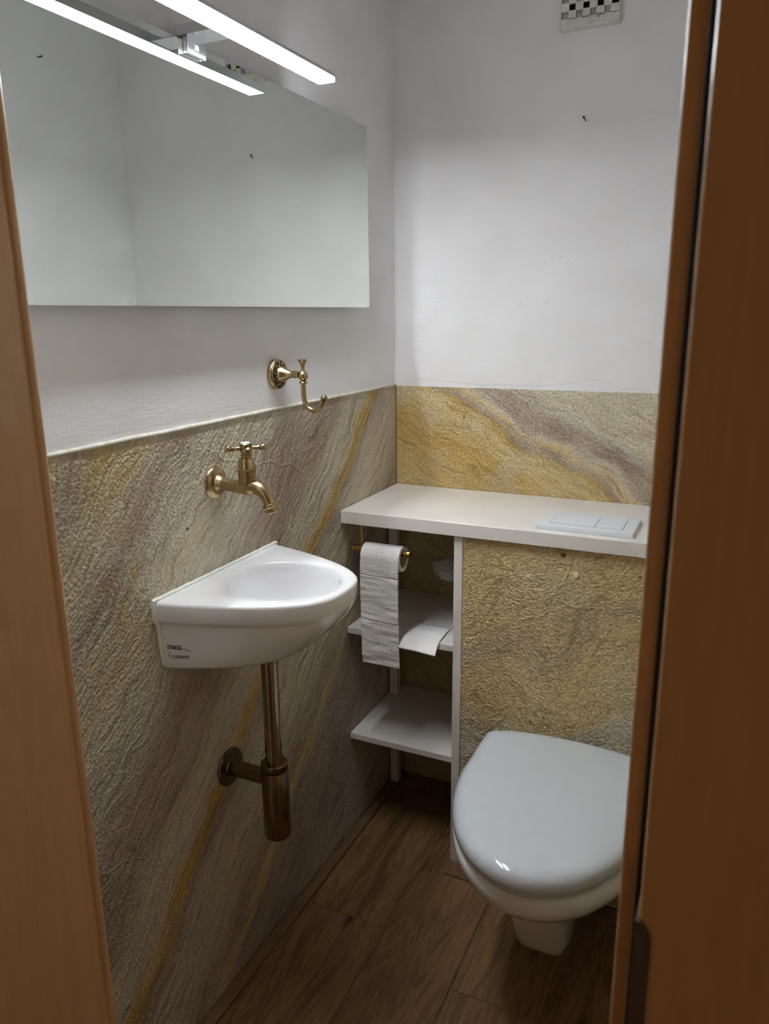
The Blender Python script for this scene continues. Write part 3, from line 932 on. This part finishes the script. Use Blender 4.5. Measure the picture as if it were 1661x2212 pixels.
# ------------------------------------------------------------------ toilet paper holder and roll
RY, RZ = -0.318, 0.838
hold = thing('paper_holder', (0.046, RY, RZ), 'golden brass toilet paper holder hanging under the counter', 'paper holder')
tube('hanger', [(0.046, RY, 0.9068), (0.046, RY, RZ + 0.004)], 0.0048, M['gold'], hold, 20)
tube('bar', [(0.020, RY, RZ), (0.172, RY, RZ)], 0.0072, M['gold'], hold, 24)
lathe('end_cap', [(0, 0), (0, .0098), (0.0008, .0104), (0.0090, .0104), (0.0100, .0098), (0.0100, 0)], (0.172, RY, RZ), (1, 0, 0), M['gold'], hold, 28)
lathe('mounting_disc', [(0, 0), (0, .013), (0.003, .013), (0.003, 0)], (0.046, RY, 0.9035), (0, 0, 1), M['gold'], hold, 24)

RX0, RX1 = 0.057, 0.162
RI, RO = 0.0215, 0.0315
CZ = RZ + 0.0074 - RI           # core hangs on the bar
roll = thing('toilet_roll', (0.11, RY, CZ - RO), 'nearly used up white toilet roll with a long hanging sheet, on the brass holder', 'toilet paper')
bm = bmesh.new()
n = 56
prof = [(RX0, RI + .0008), (RX0, RO), (RX1, RO), (RX1, RI + .0008)]
V = []
for k in range(n):
    a = 2 * math.pi * k / n
    wob = 0.0006 * math.sin(3 * a + 1)
    V.append([bm.verts.new((x, RY + (r + wob) * math.cos(a), CZ + (r + wob) * math.sin(a))) for x, r in prof])
for k in range(n):
    for j in range(4):
        bm.faces.new((V[k][j], V[k][(j + 1) % 4], V[(k + 1) % n][(j + 1) % 4], V[(k + 1) % n][j]))
from_bm('wound_paper', bm, M['tissue'], roll)
bm = bmesh.new()
prof = [(RX0 + .001, RI), (RX1 - .001, RI), (RX1 - .001, RI + .0009), (RX0 + .001, RI + .0009)]
V = []
for k in range(n):
    a = 2 * math.pi * k / n
    V.append([bm.verts.new((x, RY + r * math.cos(a), CZ + r * math.sin(a))) for x, r in prof])
for k in range(n):
    for j in range(4):
        bm.faces.new((V[k][j], V[k][(j + 1) % 4], V[(k + 1) % n][(j + 1) % 4], V[(k + 1) % n][j]))
from_bm('cardboard_core', bm, M['card'], roll)

# hanging sheet: from the top of the roll over its front and down, embossed with flowers
NU, NV = 110, 400
over = math.radians(100) * (RO + 0.0008)
LEN = over + 0.283
sheet_w = RX1 - RX0
flowers = []
for r in range(-1, 9):
    for c in range(-1, 4):
        flowers.append((0.018 + c * 0.0445 + (r * 0.0083) % 0.0445 - 0.012, 0.052 + r * 0.050 - 0.0 + c * 0.004 - 0.020))
def emboss(u, v):
    h = 0.0
    for fu, fv in flowers:
        du, dv = u - fu, v - fv
        r = math.hypot(du, dv)
        if r < 0.0165:
            a = math.atan2(dv, du)
            # eight petal outlines plus centre ring
            k = round(a / (math.pi / 4)) * (math.pi / 4)
            lx = du * math.cos(k) + dv * math.sin(k) - 0.0092
            ly = -du * math.sin(k) + dv * math.cos(k)
            q = math.hypot(lx / 0.0047, ly / 0.0024)
            h -= 0.0011 * math.exp(-((q - 1) / 0.28) ** 2)
            h -= 0.0008 * math.exp(-((r - 0.0022) / 0.0007) ** 2)
            h += 0.0006 * max(0, 1 - q)
    # wavy quilting line between the rows
    w = (v + 0.42 * u * 0.35 + 0.0016 * math.sin(u * 420)) % 0.050
    h -= 0.0007 * math.exp(-((w - 0.025) / 0.0006) ** 2)
    return h
bm = bmesh.new()
grid = []
for j in range(NV + 1):
    v = LEN * j / NV
    row = []
    for i in range(NU + 1):
        u = sheet_w * i / NU
        x = RX0 + u
        hang = max(0.0, v - over)
        fade = min(1.0, hang / 0.05)
        e = emboss(u, v)
        wr = fade * (0.0030 * noise.noise(Vector((u * 9 + v * 10, v * 36, 0.3))) + 0.0016 * noise.noise(Vector((u * 20 - v * 22, v * 80, 2.0))))
        # perforations: sharp crease
        for pv in (over + 0.045, over + 0.165):
            wr -= 0.0016 * math.exp(-((v - pv - 0.04 * (u - 0.05)) / 0.0022) ** 2) * fade
        off = e + wr
        if v < over:
            a = math.radians(100) - v / (RO + 0.0008)
            a = math.pi / 2 + (math.radians(80) - math.radians(180) * 0) * 0 + (v / (RO + 0.0008)) - math.radians(10)
            r = RO + 0.0008 + off * (1 if v > 0.004 else 0)
            p = Vector((x, RY + r * math.cos(a), CZ + r * math.sin(a)))
        else:
            d = hang
            flare = 0.006 * (d / 0.28) ** 2 * (0.3 + 0.7 * math.sin(3 + u * 20))
            zig = 0.0012 * (abs((i * 0.5) % 2 - 1)) if j == NV else 0
            p = Vector((x - 0.0015 * fade + 0.003 * (d / 0.28) ** 3, RY - (RO + 0.0008) - off - flare * 0.4, CZ - d - zig - 0.00 * u))
        row.append(bm.verts.new(p))
    grid.append(row)
for j in range(NV):
    for i in range(NU):
        bm.faces.new((grid[j][i], grid[j][i + 1], grid[j + 1][i + 1], grid[j + 1][i]))
shobj = from_bm('hanging_sheet', bm, M['tissue'], roll, True, 80)
md = shobj.modifiers.new('thickness', 'SOLIDIFY'); md.thickness = 0.0003; md.offset = 0

# ------------------------------------------------------------------ loose sheet on upper shelf
bm = bmesh.new()
A0, A1 = Vector((0.157, -0.226)), Vector((0.256, -0.228))
N1, N2 = 24, 30
g = []
for j in range(N2 + 1):
    f = j / N2
    row = []
    for i in range(N1 + 1):
        u = i / N1
        b = A0.lerp(A1, u)
        e = Vector((0.158, -0.352)).lerp(Vector((0.262, -0.356)), u)
        p = b.lerp(e, f)
        y = p.y
        z = 0.6182 + 0.0035 * max(0, math.sin(f * math.pi * 1.1)) + 0.0012 * noise.noise(Vector((u * 3, f * 4, 1)))
        over_ = max(0.0, -0.316 - y)
        z -= 12.5 * over_ * over_ + 0.05 * over_
        row.append(bm.verts.new((p.x + 0.0006 * noise.noise(Vector((f * 30, u, 0))), y + 0.001 * noise.noise(Vector((u * 30, f, 5))), max(z, 0.6178) if over_ < 0.008 else z)))
    g.append(row)
for j in range(N2):
    for i in range(N1):
        bm.faces.new((g[j][i], g[j][i + 1], g[j + 1][i + 1], g[j + 1][i]))
ps = from_bm('paper_sheet', bm, M['tissue'], None, True, 80)
md = ps.modifiers.new('thickness', 'SOLIDIFY'); md.thickness = 0.0003; md.offset = 1
tag(ps, 'loose square of plain white paper drooping over the edge of the upper shelf', 'paper')

# ------------------------------------------------------------------ wrapped pipe stub in the shelf recess
st = thing('pipe_stub', (0.24, -0.12, 0.745), 'short pipe end wrapped in a crumpled pale bag, inside the shelf recess', 'pipe')
tube('pipe', [(0.300, -0.12, 0.752), (0.20, -0.12, 0.752)], 0.015, M['steel'], st, 20)
bm = bmesh.new()
bmesh.ops.create_icosphere(bm, subdivisions=4, radius=1.0)
for vv in bm.verts:
    q = vv.co.copy()
    d = 1 + 0.22 * noise.noise(q * 1.7 + Vector((3, 1, 0))) + 0.13 * abs(noise.noise(q * 4.2)) + 0.06 * noise.noise(q * 9)
    vv.co = Vector((0.2200 + q.x * 0.060 * d, -0.12 + q.y * 0.034 * d, 0.745 + q.z * 0.033 * d * (1.0 - 0.25 * max(0, q.x))))
from_bm('bag', bm, M['bag'], st, True, 25)
